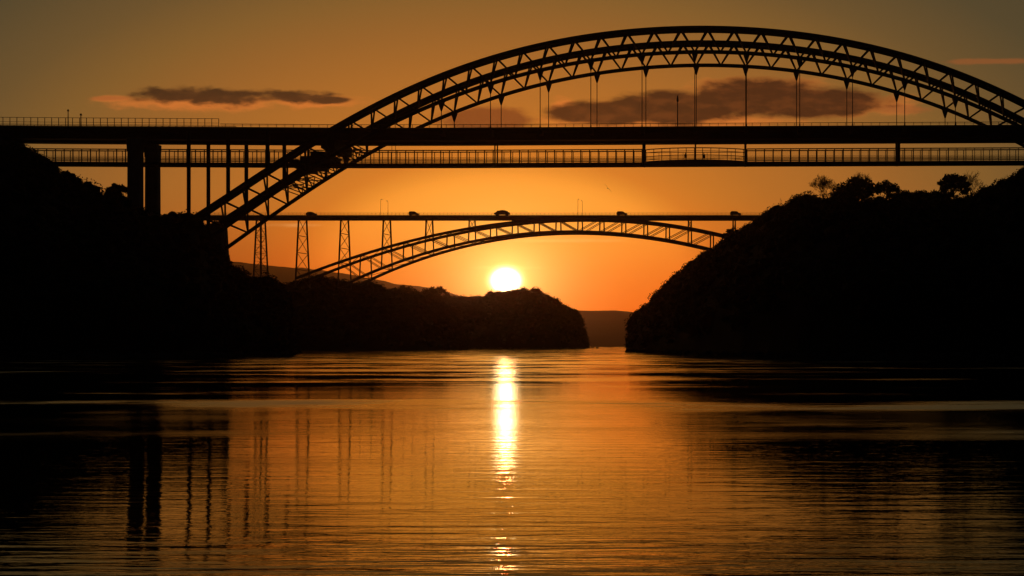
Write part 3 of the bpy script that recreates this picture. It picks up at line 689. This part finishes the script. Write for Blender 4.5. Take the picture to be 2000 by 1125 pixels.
# street lamps of the far bridge, in pairs
for i, (pxn, wh) in enumerate(((744, 'before the second car'), (1129, 'at the crown of the far arch'), (1524, 'at the far bridge\'s right end'))):
    for off, nm in ((-.3, 'near'), (WT+.3, 'far')):
        s_ = s_of(pxn) if nm == 'near' else s_of(pxn)
        q = q3(s_, ztop(s_)-.2, off); ro = empty('street_lamp', q, ('left' if nm == 'near' else 'right')+' one of two thin street lamps '+wh, 'street lamp', 'street lamps on the far bridge', -A)
        h = 7.6; a = MB(); a.bar((0, 0, 0), (0, 0, h), .10, 6, .06); a.build('pole', M_LAMP, ro)
        sg = 1 if nm == 'near' else -1
        c = MB(); c.bar((0, 0, h-.1), (0, sg*1.3, h+.1), .05, 5); c.build('arm', M_LAMP, ro)
        d_ = MB(); d_.box((0, sg*1.5, h+.1), (.45, .8, .18)); d_.build('lamp_head', M_LAMP, ro, bevel=.03)

# cars on the far bridge
def car(px, lane, ln, ht, prof, label, m, flip):
    s_ = s_of(px); q = q3(s_, ztop(s_)+.072, lane); ro = empty('car', q, label, 'car', 'cars crossing the far bridge', -A+(math.pi if flip else 0))
    wd = ln*.38; k = ln/4.6; pts = [(x*ln, z*ht) for x, z in prof]
    B = MB(); secs = []
    for y, sx, szz in ((-wd/2, .97, .94), (-wd/2+.12*k, 1, 1.), (wd/2-.12*k, 1, 1.), (wd/2, .97, .94)):
        secs.append([(x*sx, y if z < ht*.55 else y*.88, .22*k+(z-.22*k)*szz if z > .3*k else z) for x, z in pts])
    B.loft(secs); body = B.build('body', m, ro, bevel=.04)
    top = [p_ for p_ in pts if p_[1] > ht*.55]; xa, xb = min(p_[0] for p_ in top), max(p_[0] for p_ in top)
    for sy in (-1, 1):
        W_ = MB(); z0, z1 = ht*.62, ht*.88; y = sy*(wd/2*.9+.012)
        W_.add([(xa*.82, y, z0), (xb*.82, y, z0), (xb*.62, y, z1), (xa*.7, y, z1), (xa*.82, y-sy*.03, z0), (xb*.82, y-sy*.03, z0), (xb*.62, y-sy*.03, z1), (xa*.7, y-sy*.03, z1)],
               [(0, 1, 2, 3), (7, 6, 5, 4), (0, 4, 5, 1), (1, 5, 6, 2), (2, 6, 7, 3), (3, 7, 4, 0)]); W_.build('side_window', M_GLASS, ro)
        for fx in (-.31, .32):
            T_ = MB(); T_.bar((fx*ln, sy*(wd/2-.2*k), .33*k), (fx*ln, sy*(wd/2+.01), .33*k), .33*k, 16); wh = T_.build('wheel', M_RUB, ro)
            H_ = MB(); H_.bar((fx*ln, sy*(wd/2+.005), .33*k), (fx*ln, sy*(wd/2+.025), .33*k), .19*k, 12); H_.build('rim', M_LAMP, wh)
        for fx, nm in ((.485, 'headlight'), (-.485, 'tail_light')):
            G = MB(); G.box((fx*ln, sy*wd*.36, ht*.47), (.08, wd*.2, .14*k)); G.build(nm, M_LAMP, ro)
sedan = [(-.5, .18), (-.5, .5), (-.47, .62), (-.34, .66), (-.2, .97), (-.05, 1.), (.1, .97), (.26, .66), (.44, .58), (.5, .42), (.5, .18)]
hatch = [(-.5, .18), (-.5, .62), (-.43, .93), (-.3, 1.), (.02, .98), (.14, .9), (.29, .6), (.45, .52), (.5, .38), (.5, .18)]
wagon = [(-.5, .18), (-.5, .55), (-.46, .66), (-.36, .92), (-.24, 1.), (.05, .99), (.13, .93), (.28, .64), (.45, .55), (.5, .4), (.5, .18)]
car(604, 2.6, 5., 1.75, wagon, 'low dark car on the far bridge, leftmost of the five cars', M_CAR[1], False)
car(805, 2.6, 4.7, 2.0, hatch, 'small dark car on the far bridge just right of the left lamp pair', M_CAR[0], False)
car(978, 2.4, 7.0, 2.5, sedan, 'largest car on the far bridge, directly above the setting sun', M_CAR[1], True)
car(1213, 2.6, 4.9, 2.0, hatch, 'dark hatchback on the far bridge, right of the arch crown', M_CAR[2], False)
car(1436, 2.6, 5., 2.05, hatch, 'dark car nearest the right end of the far bridge', M_CAR[0], False)

# a bird gliding between the bridges
q = P3(1187, 368, 320); br = empty('bird', q, 'small dark bird gliding in the sky between the two bridges', 'bird'); br.rotation_euler = (R(12), R(48), R(15)); br.scale = (1.9,)*3
B = MB(); B.tube([(0, -.32, 0), (0, -.2, 0), (0, 0, .01), (0, .18, .02), (0, .26, .02)], 0, 8, True, [.01, .035, .06, .04, .015]); B.build('body', M_FEATH, br, smooth=True)
for s_ in (-1, 1):
    Wg = MB(); Wg.add([(s_*.03, .1, .03), (s_*.3, .15, .1), (s_*.62, .02, .08), (s_*.6, -.04, .08), (s_*.3, -.08, .09), (s_*.03, -.09, .02),
                       (s_*.03, .1, .015), (s_*.3, .15, .085), (s_*.62, .02, .07), (s_*.6, -.04, .07), (s_*.3, -.08, .08), (s_*.03, -.09, .005)],
                      [(0, 1, 4, 5), (1, 2, 3, 4), (6, 11, 10, 7), (7, 10, 9, 8), (0, 6, 7, 1), (1, 7, 8, 2), (2, 8, 9, 3), (3, 9, 10, 4), (4, 10, 11, 5)]); Wg.build('wing', M_FEATH, br)

# ------------------------------------------------------------------ haze
hm = bpy.data.materials.new('haze_air'); hm.use_nodes = True; ht_ = hm.node_tree; ht_.nodes.clear()
pv = ht_.nodes.new('ShaderNodeVolumePrincipled'); pv.inputs['Color'].default_value = (.97, .78, .60, 1); pv.inputs['Density'].default_value = 4.6e-5
pv.inputs['Anisotropy'].default_value = .95
oo = ht_.nodes.new('ShaderNodeOutputMaterial'); ht_.links.new(pv.outputs[0], oo.inputs['Volume'])
hz = MB(); hz.box((0, 4700, 223), (12600, 9800, 456))
tag(hz.build('haze', hm), kind='stuff')
S.cycles.volume_bounces = 0
